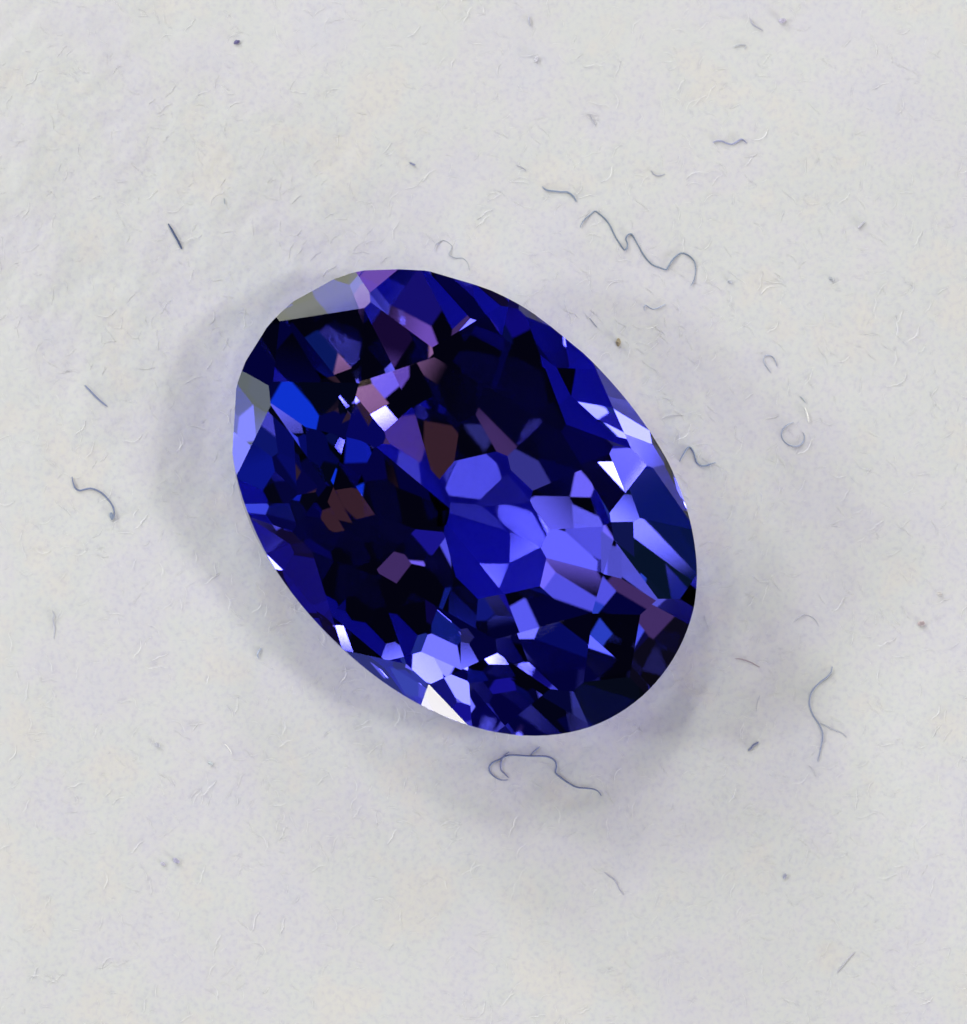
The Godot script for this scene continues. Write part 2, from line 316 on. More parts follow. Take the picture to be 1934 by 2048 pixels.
	cut("girdle", -0.34913, 0.0177, -0.93691, 4.032)
	cut("girdle", -0.41103, 0.02591, -0.91125, 4.07561)
	cut("girdle", -0.47104, 0.03399, -0.88146, 4.11171)
	cut("girdle", -0.52841, 0.04185, -0.84795, 4.13985)
	cut("girdle", -0.58239, 0.04938, -0.81141, 4.15998)
	cut("girdle", -0.6321, 0.05645, -0.77282, 4.1725)
	cut("girdle", -0.67599, 0.0628, -0.73423, 4.17846)
	cut("girdle", -0.71249, 0.06819, -0.69836, 4.17995)
	cut("girdle", -0.75194, 0.07413, -0.65505, 4.17737)
	cut("girdle", -0.79157, 0.08025, -0.60579, 4.1684)
	cut("girdle", -0.82933, 0.08626, -0.55206, 4.15178)
	cut("girdle", -0.86417, 0.09202, -0.49471, 4.12693)
	cut("girdle", -0.89539, 0.0974, -0.4345, 4.0938)
	cut("girdle", -0.92251, 0.10235, -0.37217, 4.05274)
	cut("girdle", -0.94522, 0.10679, -0.30846, 4.00444)
	cut("girdle", -0.96341, 0.1107, -0.2441, 3.94988)
	cut("girdle", -0.97707, 0.11407, -0.17977, 3.89022)
	cut("girdle", -0.98634, 0.11688, -0.11608, 3.82673)
	cut("girdle", -0.99143, 0.11915, -0.05357, 3.76072)
	cut("girdle", -0.99264, 0.1209, 0.00734, 3.69347)
	cut("girdle", -0.99029, 0.12217, 0.06629, 3.62614)
	cut("girdle", -0.98475, 0.123, 0.12303, 3.55981)
	cut("girdle", -0.97637, 0.12342, 0.17739, 3.49538)
	cut("girdle", -0.9655, 0.12347, 0.22928, 3.43362)
	cut("girdle", -0.95246, 0.12318, 0.27864, 3.37515)
	cut("girdle", -0.93756, 0.12261, 0.32548, 3.32045)
	cut("girdle", -0.92108, 0.12178, 0.36985, 3.26988)
	cut("girdle", -0.90324, 0.12072, 0.41181, 3.22369)
	cut("girdle", -0.88427, 0.11946, 0.45143, 3.18207)
	cut("girdle", -0.86437, 0.11802, 0.48881, 3.14509)
	cut("girdle", -0.8437, 0.11644, 0.52404, 3.11282)
	cut("girdle", -0.82241, 0.11473, 0.5572, 3.08525)
	cut("girdle", -0.80068, 0.11291, 0.58836, 3.06235)
	cut("girdle", -0.77865, 0.111, 0.61756, 3.04408)
	cut("girdle", -0.75654, 0.10903, 0.64479, 3.03039)
	cut("girdle", -0.73466, 0.10704, 0.66994, 3.02121)
	cut("girdle", -0.71381, 0.1051, 0.69241, 3.01651)
	cut("girdle", -0.69507, 0.10332, 0.71148, 3.01595)
	cut("girdle", -0.67299, 0.1012, 0.7327, 3.01936)
	cut("girdle", -0.64829, 0.09878, 0.75496, 3.02715)
	cut("girdle", -0.62155, 0.09612, 0.77745, 3.03938)
	cut("girdle", -0.5929, 0.09323, 0.79986, 3.05612)
	cut("girdle", -0.56233, 0.0901, 0.82199, 3.07744)
	cut("girdle", -0.52982, 0.08672, 0.84366, 3.10339)
	cut("girdle", -0.4953, 0.08308, 0.86474, 3.13401)
	cut("girdle", -0.45869, 0.07916, 0.88506, 3.16929)
	cut("girdle", -0.4199, 0.07496, 0.90447, 3.20922)
	cut("girdle", -0.37885, 0.07045, 0.92277, 3.2537)
	cut("girdle", -0.33546, 0.06562, 0.93977, 3.30259)
	cut("girdle", -0.28966, 0.06046, 0.95522, 3.35565)
	cut("girdle", -0.2414, 0.05495, 0.96887, 3.41257)
	cut("girdle", -0.19069, 0.04909, 0.98042, 3.4729)
	cut("girdle", -0.13754, 0.04287, 0.98957, 3.53607)
	cut("girdle", -0.08204, 0.03629, 0.99597, 3.60138)
	cut("girdle", -0.02435, 0.02936, 0.99927, 3.66796)
	cut("girdle", 0.03532, 0.0221, 0.99913, 3.73483)
	cut("girdle", 0.09664, 0.01454, 0.99521, 3.80087)
	cut("girdle", 0.15921, 0.00672, 0.98722, 3.86486)
	cut("girdle", 0.22255, -0.0013, 0.97492, 3.92553)
	cut("girdle", 0.28607, -0.00947, 0.95816, 3.98164)
	cut("girdle", 0.34913, -0.0177, 0.93691, 4.032)
	cut("girdle", 0.41103, -0.02591, 0.91125, 4.07561)
	cut("girdle", 0.47104, -0.03399, 0.88146, 4.11171)
	cut("girdle", 0.52841, -0.04185, 0.84795, 4.13985)
	cut("girdle", 0.58239, -0.04938, 0.81141, 4.15998)
	cut("girdle", 0.6321, -0.05645, 0.77282, 4.1725)
	cut("girdle", 0.67599, -0.0628, 0.73423, 4.17846)
	cloth()
	gemstone()
	nap()
	lint("short straight blue-grey lint fibre up and to the left of the gemstone", 0.0168, Color(0.1, 0.13, 0.22), [Vector2(-4.741, -4.453), Vector2(-4.638, -4.267), Vector2(-4.576, -4.156), Vector2(-4.527, -4.049)])
	lint("short straight pale blue-grey lint fibre slanting down near the left edge", 0.0136, Color(0.238, 0.27, 0.414), [Vector2(-6.074, -1.874), Vector2(-5.992, -1.787), Vector2(-5.897, -1.688), Vector2(-5.794, -1.593), Vector2(-5.719, -1.536)])
	lint("hook-shaped grey lint fibre curling beside the left side of the gemstone", 0.0136, Color(0.19, 0.222, 0.334), [Vector2(-6.281, -0.409), Vector2(-6.264, -0.318), Vector2(-6.231, -0.232), Vector2(-6.165, -0.19), Vector2(-6.083, -0.207), Vector2(-5.979, -0.223), Vector2(-5.856, -0.182), Vector2(-5.761, -0.112), Vector2(-5.691, -0.03), Vector2(-5.629, 0.065), Vector2(-5.604, 0.169), Vector2(-5.616, 0.251)])
	lint("tiny slanted grey lint fibre above the top of the gemstone", 0.0152, Color(0.254, 0.27, 0.382), [Vector2(-0.883, -5.435), Vector2(-0.842, -5.41), Vector2(-0.792, -5.39)])
	lint("tiny faint upright lint fibre up and to the left of the gemstone", 0.0054, Color(0.3, 0.36, 0.4), [Vector2(-3.85, -4.857), Vector2(-3.838, -4.763)])
	lint("faint pale curly lint fibre just above the top edge of the gemstone", 0.0051, Color(0.36, 0.39, 0.43), [Vector2(-0.479, -4.02), Vector2(-0.471, -4.102), Vector2(-0.421, -4.156), Vector2(-0.339, -4.189), Vector2(-0.231, -4.123), Vector2(-0.215, -4.061), Vector2(-0.252, -3.958), Vector2(-0.149, -3.908), Vector2(-0.05, -3.908), Vector2(0.033, -3.842), Vector2(0.074, -3.71)])
	lint("wavy grey lint fibre above and left of the long squiggly one", 0.0136, Color(0.238, 0.286, 0.382), [Vector2(1.238, -5.051), Vector2(1.279, -5.01), Vector2(1.328, -4.989), Vector2(1.432, -4.977), Vector2(1.535, -4.965), Vector2(1.626, -4.965), Vector2(1.7, -4.928), Vector2(1.749, -4.874), Vector2(1.782, -4.808)])
	lint("long squiggly grey lint fibre above and right of the gemstone", 0.0112, Color(0.206, 0.254, 0.334), [Vector2(1.844, -4.395), Vector2(1.865, -4.453), Vector2(1.914, -4.523), Vector2(1.997, -4.593), Vector2(2.079, -4.659), Vector2(2.145, -4.618), Vector2(2.236, -4.544), Vector2(2.319, -4.432), Vector2(2.372, -4.317), Vector2(2.422, -4.222), Vector2(2.484, -4.131), Vector2(2.55, -4.04), Vector2(2.591, -4.073), Vector2(2.599, -4.144), Vector2(2.575, -4.214), Vector2(2.599, -4.271), Vector2(2.657, -4.296), Vector2(2.703, -4.238), Vector2(2.76, -4.135), Vector2(2.818, -4.032), Vector2(2.876, -3.937), Vector2(2.946, -3.851), Vector2(3.02, -3.793), Vector2(3.123, -3.756), Vector2(3.218, -3.727), Vector2(3.268, -3.801), Vector2(3.334, -3.896), Vector2(3.4, -3.958), Vector2(3.466, -3.991), Vector2(3.54, -3.974), Vector2(3.619, -3.925), Vector2(3.672, -3.855), Vector2(3.693, -3.752), Vector2(3.681, -3.607), Vector2(3.652, -3.525), Vector2(3.614, -3.463)])
	lint("thick flat grey lint fibre lying level in the upper right", 0.012, Color(0.302, 0.318, 0.462), [Vector2(3.969, -5.757), Vector2(4.031, -5.786), Vector2(4.114, -5.782), Vector2(4.196, -5.749), Vector2(4.279, -5.736), Vector2(4.361, -5.778), Vector2(4.423, -5.815), Vector2(4.473, -5.79), Vector2(4.514, -5.749)])
	lint("small pale cup-shaped lint fibre above the long squiggly one", 0.0072, Color(0.33, 0.34, 0.42), [Vector2(2.979, -5.311), Vector2(3.012, -5.258), Vector2(3.062, -5.229), Vector2(3.128, -5.229), Vector2(3.202, -5.254)])
	lint("small wavy lint fibre between the long squiggly one and the gemstone", 0.0075, Color(0.35, 0.398, 0.5), [Vector2(2.876, -3.067), Vector2(2.868, -3.124), Vector2(2.896, -3.157), Vector2(2.958, -3.116), Vector2(3.02, -3.095), Vector2(3.095, -3.116), Vector2(3.152, -3.141), Vector2(3.21, -3.174)])
	lint("small horseshoe-shaped lint fibre to the right of the gemstone", 0.0075, Color(0.382, 0.414, 0.5), [Vector2(4.906, -2.076), Vector2(4.852, -2.142), Vector2(4.803, -2.217), Vector2(4.782, -2.287), Vector2(4.803, -2.34), Vector2(4.869, -2.357), Vector2(4.935, -2.328), Vector2(4.972, -2.266), Vector2(5.001, -2.175)])
	lint("ring-shaped grey lint fibre to the right of the gemstone", 0.0087, Color(0.302, 0.35, 0.462), [Vector2(5.269, -1.284), Vector2(5.174, -1.247), Vector2(5.104, -1.185), Vector2(5.071, -1.094), Vector2(5.1, -1.003), Vector2(5.166, -0.937), Vector2(5.269, -0.9), Vector2(5.364, -0.913), Vector2(5.426, -0.979), Vector2(5.442, -1.061), Vector2(5.414, -1.119)])
	lint("tiny grey lint fibre just above the ring-shaped one", 0.0084, Color(0.414, 0.462, 0.5), [Vector2(5.364, -1.701), Vector2(5.414, -1.664), Vector2(5.455, -1.598)])
	lint("short thick white lint fibre touching the ring-shaped one", 0.012, Color(0.8, 0.8, 0.76), [Vector2(5.442, -1.523), Vector2(5.48, -1.424), Vector2(5.509, -1.276)])
	lint("dark S-shaped lint fibre close to the right edge of the gemstone", 0.014, Color(0.238, 0.286, 0.382), [Vector2(3.441, -0.657), Vector2(3.474, -0.727), Vector2(3.515, -0.797), Vector2(3.565, -0.871), Vector2(3.614, -0.88), Vector2(3.66, -0.814), Vector2(3.689, -0.719), Vector2(3.722, -0.632), Vector2(3.788, -0.587), Vector2(3.87, -0.591), Vector2(3.936, -0.615), Vector2(4.019, -0.64)])
	lint("faint stubby lint fibre at the top edge near the middle", 0.012, Color(0.4, 0.41, 0.48), [Vector2(1.031, -7.771), Vector2(1.023, -7.705), Vector2(1.044, -7.622)])
	lint("faint bent lint fibre at the top edge right of the middle", 0.0102, Color(0.42, 0.42, 0.5), [Vector2(4.572, -7.746), Vector2(4.597, -7.663), Vector2(4.671, -7.614), Vector2(4.77, -7.556)])
	lint("faint flag-shaped lint fibre below the bent one at the top", 0.0066, Color(0.42, 0.44, 0.48), [Vector2(4.283, -7.284), Vector2(4.361, -7.317), Vector2(4.444, -7.329), Vector2(4.498, -7.309), Vector2(4.473, -7.251)])
	lint("faint short lint fibre high above the gemstone", 0.0066, Color(0.42, 0.43, 0.5), [Vector2(1.997, -6.207), Vector2(2.038, -6.124), Vector2(2.088, -6.021)])
	lint("faint short lint fibre above the gemstone, left of the wavy one", 0.0066, Color(0.42, 0.42, 0.5), [Vector2(0.825, -5.39), Vector2(0.908, -5.361), Vector2(0.982, -5.303)])
	lint("tiny faint lint fibre beside the upper right edge of the gemstone", 0.0072, Color(0.34, 0.36, 0.44), [Vector2(1.997, -2.951), Vector2(2.046, -2.885), Vector2(2.112, -2.802)])
	lint("tiny slanted grey lint fibre far to the upper right", 0.012, Color(0.446, 0.446, 0.5), [Vector2(6.297, -4.383), Vector2(6.334, -4.437), Vector2(6.396, -4.498)])
	lint("very faint pale lint fibre above the dark S-shaped one", 0.0048, Color(0.5, 0.5, 0.52), [Vector2(3.144, -1.338), Vector2(3.247, -1.391), Vector2(3.371, -1.408), Vector2(3.515, -1.391)])
	lint("tiny blue-grey lint fibre below and left of the gemstone", 0.0096, Color(0.35, 0.398, 0.5), [Vector2(-3.305, 2.498), Vector2(-3.322, 2.432), Vector2(-3.301, 2.383), Vector2(-3.26, 2.333)])
	lint("faint upright lint fibre near the lower left edge", 0.0078, Color(0.42, 0.43, 0.5), [Vector2(-6.598, 1.731), Vector2(-6.569, 1.805), Vector2(-6.59, 1.879), Vector2(-6.565, 2.011), Vector2(-6.578, 2.185)])
	lint("short white lint fibre in the lower left", 0.0072, Color(0.82, 0.82, 0.78), [Vector2(-3.846, 3.868), Vector2(-3.78, 3.942), Vector2(-3.73, 4.033)])
	lint("dark curved lint fibre crossing the looped one under the gemstone", 0.0108, Color(0.19, 0.206, 0.35), [Vector2(0.709, 4), Vector2(0.627, 4.066), Vector2(0.586, 4.149), Vector2(0.577, 4.281), Vector2(0.643, 4.355), Vector2(0.701, 4.421)])
	lint("tiny dark lint fibre just under the bottom edge of the gemstone", 0.0104, Color(0.238, 0.27, 0.414), [Vector2(1.196, 3.918), Vector2(1.139, 3.971), Vector2(1.081, 4.025), Vector2(1.044, 4.074)])
	lint("long looped dark lint fibre in the shadow under the gemstone", 0.0132, Color(0.174, 0.206, 0.334), [Vector2(0.693, 4.446), Vector2(0.586, 4.454), Vector2(0.483, 4.405), Vector2(0.404, 4.33), Vector2(0.388, 4.248), Vector2(0.445, 4.173), Vector2(0.553, 4.124), Vector2(0.652, 4.074), Vector2(0.751, 4.054), Vector2(0.916, 4.062), Vector2(1.06, 4.07), Vector2(1.225, 4.07), Vector2(1.349, 4.087), Vector2(1.444, 4.149), Vector2(1.469, 4.24), Vector2(1.452, 4.33), Vector2(1.527, 4.405), Vector2(1.638, 4.487), Vector2(1.791, 4.57), Vector2(1.947, 4.586), Vector2(2.071, 4.603), Vector2(2.145, 4.644), Vector2(2.187, 4.71)])
	lint("short reddish-grey lint fibre right of the lower right of the gemstone", 0.0075, Color(0.3, 0.24, 0.28), [Vector2(4.332, 2.506), Vector2(4.423, 2.511), Vector2(4.547, 2.548), Vector2(4.638, 2.597), Vector2(4.729, 2.643)])
	lint("long S-shaped grey lint fibre in the lower right", 0.0132, Color(0.254, 0.286, 0.382), [Vector2(5.888, 2.63), Vector2(5.868, 2.721), Vector2(5.801, 2.804), Vector2(5.702, 2.878), Vector2(5.616, 2.96), Vector2(5.558, 3.043), Vector2(5.529, 3.134), Vector2(5.521, 3.229), Vector2(5.546, 3.332), Vector2(5.595, 3.435), Vector2(5.661, 3.53), Vector2(5.715, 3.641), Vector2(5.735, 3.753), Vector2(5.711, 3.909), Vector2(5.682, 4.033), Vector2(5.653, 4.149)])
	lint("lint fibre branching off the long S-shaped one in the lower right", 0.0087, Color(0.414, 0.43, 0.5), [Vector2(5.694, 3.538), Vector2(5.785, 3.579), Vector2(5.876, 3.629), Vector2(5.983, 3.67), Vector2(6.057, 3.711), Vector2(6.115, 3.765)])
	lint("faint arched lint fibre right of the gemstone", 0.0051, Color(0.42, 0.43, 0.5), [Vector2(5.269, 1.92), Vector2(5.331, 1.854), Vector2(5.414, 1.805), Vector2(5.504, 1.813), Vector2(5.587, 1.854), Vector2(5.645, 1.92), Vector2(5.669, 1.991)])
	lint("faint ragged lint fibre below the gemstone", 0.009, Color(0.38, 0.38, 0.47), [Vector2(2.236, 5.931), Vector2(2.327, 5.997), Vector2(2.393, 6.047), Vector2(2.434, 6.117), Vector2(2.476, 6.2), Vector2(2.542, 6.294)])
	lint("faint straight lint fibre near the bottom right", 0.0054, Color(0.45, 0.44, 0.52), [Vector2(5.958, 7.541), Vector2(6.053, 7.417), Vector2(6.156, 7.293), Vector2(6.255, 7.202)])
	lint("faint short lint fibre below the long S-shaped one", 0.006, Color(0.45, 0.45, 0.5), [Vector2(5.504, 4.219), Vector2(5.579, 4.281), Vector2(5.628, 4.405)])
	lint("faint thin lint fibre left of the long S-shaped one", 0.0048, Color(0.45, 0.45, 0.5), [Vector2(4.733, 3.092), Vector2(4.687, 3.208), Vector2(4.671, 3.352)])
	speck("dark violet dust speck above the gemstone near the top edge", 0.051, Color(0.13, 0.12, 0.24), Vector2(-3.648, -7.362))
	speck("yellow-brown dust speck beside the upper right edge of the gemstone", 0.06375, Color(0.3, 0.26, 0.18), Vector2(2.451, -2.563))
	speck("pale violet dust speck at the top edge in the right half", 0.0595, Color(0.42, 0.4, 0.5), Vector2(5.083, -7.713))
	speck("faint grey dust speck in the upper right, far from the gemstone", 0.04675, Color(0.42, 0.44, 0.47), Vector2(5.868, -3.578))
	speck("faint grey dust speck below the stubby fibre at the top", 0.04675, Color(0.45, 0.45, 0.5), Vector2(1.143, -7.086))
	speck("faint grey dust speck just right of the end of the long squiggly fibre", 0.0425, Color(0.45, 0.47, 0.52), Vector2(4.238, -3.537))
	speck("violet-grey dust speck in the lower left", 0.0595, Color(0.36, 0.35, 0.46), Vector2(-4.626, 5.733))
	speck("fainter dust speck left of the violet-grey one in the lower left", 0.0425, Color(0.46, 0.45, 0.54), Vector2(-4.836, 5.783))
	speck("small grey dust speck down and left of the gemstone", 0.04675, Color(0.44, 0.45, 0.5), Vector2(-4.927, 3.881))
	speck("small grey dust speck below the white fibre in the lower left", 0.04675, Color(0.44, 0.48, 0.5), Vector2(-4.069, 4.178))
	speck("small blue-grey dust speck at the end of the hook-shaped fibre", 0.0595, Color(0.22, 0.26, 0.34), Vector2(-5.645, 0.22))
	lint("stubby dark lint fibre left of the long S-shaped one", 0.0176, Color(0.174, 0.19, 0.286), [Vector2(4.539, 3.98), Vector2(4.588, 3.938), Vector2(4.63, 3.889), Vector2(4.671, 3.868), Vector2(4.708, 3.843)])
	speck("pinkish-brown dust speck near the right edge", 0.0595, Color(0.38, 0.32, 0.33), Vector2(7.312, 1.937))
	speck("small grey dust speck low in the right half", 0.04675, Color(0.3, 0.31, 0.4), Vector2(5.125, 5.997))
	speck("faint pale dust speck at the right edge", 0.0425, Color(0.5, 0.48, 0.47), Vector2(7.601, 1.467))

# ---------------------------------------------------------------- helpers
func numbered(called: String) -> String:
	if not used.has(called):
		used[called] = 0
		return called
	used[called] += 1
	return "%s_%03d" % [called, used[called]]

func added_light(called: String, at: Vector3, w: float, h: float, radiance: float, tone: Color) -> void:  # makes one of the added area lights, out of view
	# at and the sizes in metres; radiance is what the eye would see of the lamp's face
	var l := AreaLight3D.new()
	l.name = numbered(called)
	add_child(l)
	l.position = at
	l.basis = Basis.looking_at(-at.normalized(), Vector3.UP)
	l.area_size = Vector2(w, h)
	l.light_energy = radiance * w * h * LAMP_UNIT
	l.light_color = tone.linear_to_srgb()
	l.area_normalize_energy = true
	l.shadow_enabled = true
	l.area_range = 3.0
	l.area_attenuation = 2.0

const LAMP_UNIT := 0.4053

func cut(kind: String, x: float, y: float, z: float, d: float) -> void:
	kinds.append(kind)
	planes.append(Plane(Vector3(x, y, z).normalized(), d))

func oval(x: float, z: float) -> float:
	# 1 on the outline of the stone
	var p := Vector2(x, z)
	return sqrt(pow(p.dot(LONG_AXIS) / HALF_LONG, 2.0) + pow(p.dot(SHORT_AXIS) / HALF_SHORT, 2.0))

func stone_bottom(x: float, z: float) -> float:
	var y := -99.0
	for p in planes:
		if p.normal.y < -0.02:
			y = maxf(y, (p.d - p.normal.x * x - p.normal.z * z) / p.normal.y)
	return y

func cloth_height(x: float, z: float) -> float:
	var y := CLOTH_Y + 0.045 * lumps.get_noise_2d(x, z) + 0.012 * tufts.get_noise_2d(x, z) + 0.003 * grain.get_noise_2d(x, z)
	# the cloth bulges a little on the side that the stone leans on
	var along := Vector2(x, z).dot(LONG_AXIS)
	y -= 0.06 * along * exp(-(x * x + z * z) / 50.0)
	var ring := oval(x, z)
	if ring < 2.2:
		var under := stone_bottom(x, z) - 0.05 + maxf(0.0, ring - 0.98) * 8.0
		# the cloth is pressed down by the stone and rises softly beside it
		var k := clampf((under - y) / 0.5 * 0.5 + 0.5, 0.0, 1.0)
		y = lerpf(under, y, k) - 0.5 * k * (1.0 - k) * 0.5
		y = minf(y, under)
	return y

func mesh_of(v: PackedVector3Array, ix: PackedInt32Array, nrm := PackedVector3Array(), uv := PackedVector2Array(), uv2 := PackedVector2Array()) -> ArrayMesh:
	var a := []
	a.resize(Mesh.ARRAY_MAX)
	a[Mesh.ARRAY_VERTEX] = v
	a[Mesh.ARRAY_INDEX] = ix
	if nrm.size(): a[Mesh.ARRAY_NORMAL] = nrm
	if uv.size(): a[Mesh.ARRAY_TEX_UV] = uv
	if uv2.size(): a[Mesh.ARRAY_TEX_UV2] = uv2
	var m := ArrayMesh.new()
	m.add_surface_from_arrays(Mesh.PRIMITIVE_TRIANGLES, a)
	return m

func put(called: String, m: Mesh, mat: Material, parent: Node3D = self) -> MeshInstance3D:
	var o := MeshInstance3D.new()
	o.name = numbered(called) if parent == self else called
	o.mesh = m
	o.material_override = mat
	parent.add_child(o, true)
	return o

func noise_tex(freq: float, octaves: int, s: int, stops: Array, size := 1024, normal_from := false) -> NoiseTexture2D:
	var n := FastNoiseLite.new()
	n.seed = s
	n.noise_type = FastNoiseLite.TYPE_SIMPLEX_SMOOTH
	n.frequency = freq
	n.fractal_octaves = octaves
	n.fractal_gain = 0.6
	var t := NoiseTexture2D.new()
	t.width = size
	t.height = size
	t.seamless = true
	t.noise = n
	if stops.size():
		var g := Gradient.new()
		g.offsets = PackedFloat32Array(stops.map(func(e): return e[0]))
		g.colors = PackedColorArray(stops.map(func(e): return Color(e[1], e[2], e[3]).linear_to_srgb()))
		t.color_ramp = g
	return t

# ---------------------------------------------------------------- the cloth
func grid_lines(mid: float) -> PackedFloat64Array:
	var half: Array[float] = []
	var x := 0.0
	var step := 0.062
	while x < 125.0:
		half.append(x)
		if x > 8.7: step *= 1.12
		x += step
	half.append(130.0)
	var all := PackedFloat64Array()
	for i in range(half.size() - 1, 0, -1): all.append(mid - half[i])
	for h in half: all.append(mid + h)
	return all

func cloth() -> void:
	var xs := grid_lines(0.29683)
	var zs := grid_lines(0.15435)
	var nx := xs.size()
	var nz := zs.size()
	var hgt := PackedFloat64Array()
	hgt.resize(nx * nz)
	for j in nz:
		for i in nx:
			hgt[j * nx + i] = cloth_height(xs[i], zs[j])
	var v := PackedVector3Array()
	var nrm := PackedVector3Array()
	var uv := PackedVector2Array()
	var uv2 := PackedVector2Array()
	var ix := PackedInt32Array()
	for j in nz:
		for i in nx:
			v.append(Vector3(xs[i], hgt[j * nx + i], zs[j]) * MM)
			uv.append(Vector2(xs[i], zs[j]) / 40.0)
			uv2.append(Vector2(xs[i], zs[j]) / 16.7)
			var i0 := maxi(i - 1, 0)
			var i1 := mini(i + 1, nx - 1)
			var j0 := maxi(j - 1, 0)
			var j1 := mini(j + 1, nz - 1)
			var dx := (hgt[j * nx + i1] - hgt[j * nx + i0]) / (xs[i1] - xs[i0])
			var dz := (hgt[j1 * nx + i] - hgt[j0 * nx + i]) / (zs[j1] - zs[j0])
			nrm.append(Vector3(-dx, 1.0, -dz).normalized())
	for j in nz - 1:
		for i in nx - 1:
			var a := j * nx + i
			ix.append_array([a, a + 1, a + nx, a + 1, a + nx + 1, a + nx])
	var m := StandardMaterial3D.new()
	m.roughness = 1.0
	m.metallic_specular = 0.1
	m.albedo_color = Color.WHITE
	m.albedo_texture = noise_tex(0.016, 6, 3, [[0.0, 0.612, 0.618, 0.664], [0.3, 0.636, 0.632, 0.660], [0.45, 0.642, 0.647, 0.650], [0.58, 0.632, 0.648, 0.642], [0.75, 0.656, 0.650, 0.630], [1.0, 0.668, 0.656, 0.626]])
	m.detail_enabled = true
	m.detail_blend_mode = BaseMaterial3D.BLEND_MODE_MUL
	m.detail_uv_layer = BaseMaterial3D.DETAIL_UV_2
	m.detail_albedo = noise_tex(0.13, 6, 9, [[0.0, 0.84, 0.83, 0.89], [0.3, 0.935, 0.93, 0.965], [0.48, 0.985, 0.985, 0.99], [0.7, 1.0, 1.0, 0.985], [1.0, 1.0, 1.0, 0.965]])
	var o := put("ground", mesh_of(v, ix, nrm, uv, uv2), m)
	o.set_meta("kind", "structure")
	o.set_meta("label", "white fluffy cloth that fills the whole picture under the gemstone")

# ---------------------------------------------------------------- the stone
func facet_outline(k: int) -> PackedVector3Array:
	var n: Vector3 = planes[k].normal
	var c: Vector3 = n * planes[k].d
	var a := n.cross(Vector3.UP if absf(n.y) < 0.9 else Vector3.RIGHT).normalized()
	var b := n.cross(a)
	var poly: Array[Vector3] = [c + (a + b) * 30.0, c + (b - a) * 30.0, c - (a + b) * 30.0, c + (a - b) * 30.0]
	for q in planes.size():
		if q == k or poly.is_empty(): continue
		var p: Plane = planes[q]
		var out: Array[Vector3] = []
		for i in poly.size():
			var s := poly[i]
			var e := poly[(i + 1) % poly.size()]
			var ds := p.normal.dot(s) - p.d
			var de := p.normal.dot(e) - p.d
			if ds <= 0.0: out.append(s)
			if (ds < 0.0 and de > 0.0) or (ds > 0.0 and de < 0.0): out.append(s + (e - s) * (ds / (ds - de)))
		poly = out
	return PackedVector3Array(poly)

var corners: Array[Vector3] = []

func corner(p: Vector3) -> Vector3:
	# facets that meet share the very same corner
	for c in corners:
		if c.distance_squared_to(p) < 0.000009: return c
	corners.append(p)
	return p

func gemstone() -> void:
	var g := Node3D.new()
	g.name = numbered("gemstone")
	add_child(g)
	g.set_meta("label", "large faceted oval violet-blue gemstone lying on the white cloth")
	g.set_meta("category", "gemstone")
	var m := StandardMaterial3D.new()
	m.resource_name = "blue_gemstone"
	m.transparency = BaseMaterial3D.TRANSPARENCY_ALPHA
	m.albedo_color = Color(Color(0.1, 0.1, 0.9).linear_to_srgb(), 0.0)
	m.roughness = 0.0
	m.metallic_specular = 0.5
	m.refraction_enabled = true
	m.refraction_scale = 0.069
	var girdle_v := PackedVector3Array()
	var girdle_i := PackedInt32Array()
	for k in planes.size():
		var pts: Array[Vector3] = []
		for p in facet_outline(k):
			var c := corner(p)
			if pts.is_empty() or (c != pts[-1] and c != pts[0]): pts.append(c)
		if pts.size() < 3: continue
		var v := PackedVector3Array()
		var ix := PackedInt32Array()
		var first := girdle_v.size() if kinds[k] == "girdle" else 0
		for p in pts: v.append(p * MM)
		var facing := (pts[1] - pts[0]).cross(pts[2] - pts[0])
		var turn := 0.0
		for i in range(1, pts.size() - 1): turn += (pts[i] - pts[0]).cross(pts[i + 1] - pts[0]).dot(planes[k].normal)
		for i in range(1, pts.size() - 1):
			if turn > 0.0: ix.append_array([first, first + i + 1, first + i])
			else: ix.append_array([first, first + i, first + i + 1])
		if kinds[k] == "girdle":
			girdle_v.append_array(v)
			girdle_i.append_array(ix)
		else:
			put(kinds[k], mesh_of(v, ix), m, g)
	put("girdle", mesh_of(girdle_v, girdle_i), m, g)

# ---------------------------------------------------------------- fibres
func tube(line: Array[Vector3], radius: float, sides: int, taper := 0.45) -> ArrayMesh:
	var v := PackedVector3Array()
	var nrm := PackedVector3Array()
	var ix := PackedInt32Array()
	for i in line.size():
		var t := (line[mini(i + 1, line.size() - 1)] - line[maxi(i - 1, 0)]).normalized()
		var side := t.cross(Vector3.UP)
		if side.length() < 0.01: side = t.cross(Vector3.RIGHT)
		side = side.normalized()
		var up := side.cross(t)
		var f := float(i) / float(line.size() - 1)
		var r := radius * lerpf(taper, 1.0, minf(1.0, 6.0 * minf(f, 1.0 - f)))
		for s in sides:
			var w := TAU * s / sides
			var d := side * cos(w) + up * sin(w)
			v.append((line[i] + d * r) * MM)
			nrm.append(d)
	for i in line.size() - 1:
		for s in sides:
			var a := i * sides + s
			var b := i * sides + (s + 1) % sides
			ix.append_array([a, b, a + sides, b, b + sides, a + sides])
	for s in range(1, sides - 1):
		var e := (line.size() - 1) * sides
		ix.append_array([0, s + 1, s, e, e + s, e + s + 1])
	return mesh_of(v, ix, nrm)

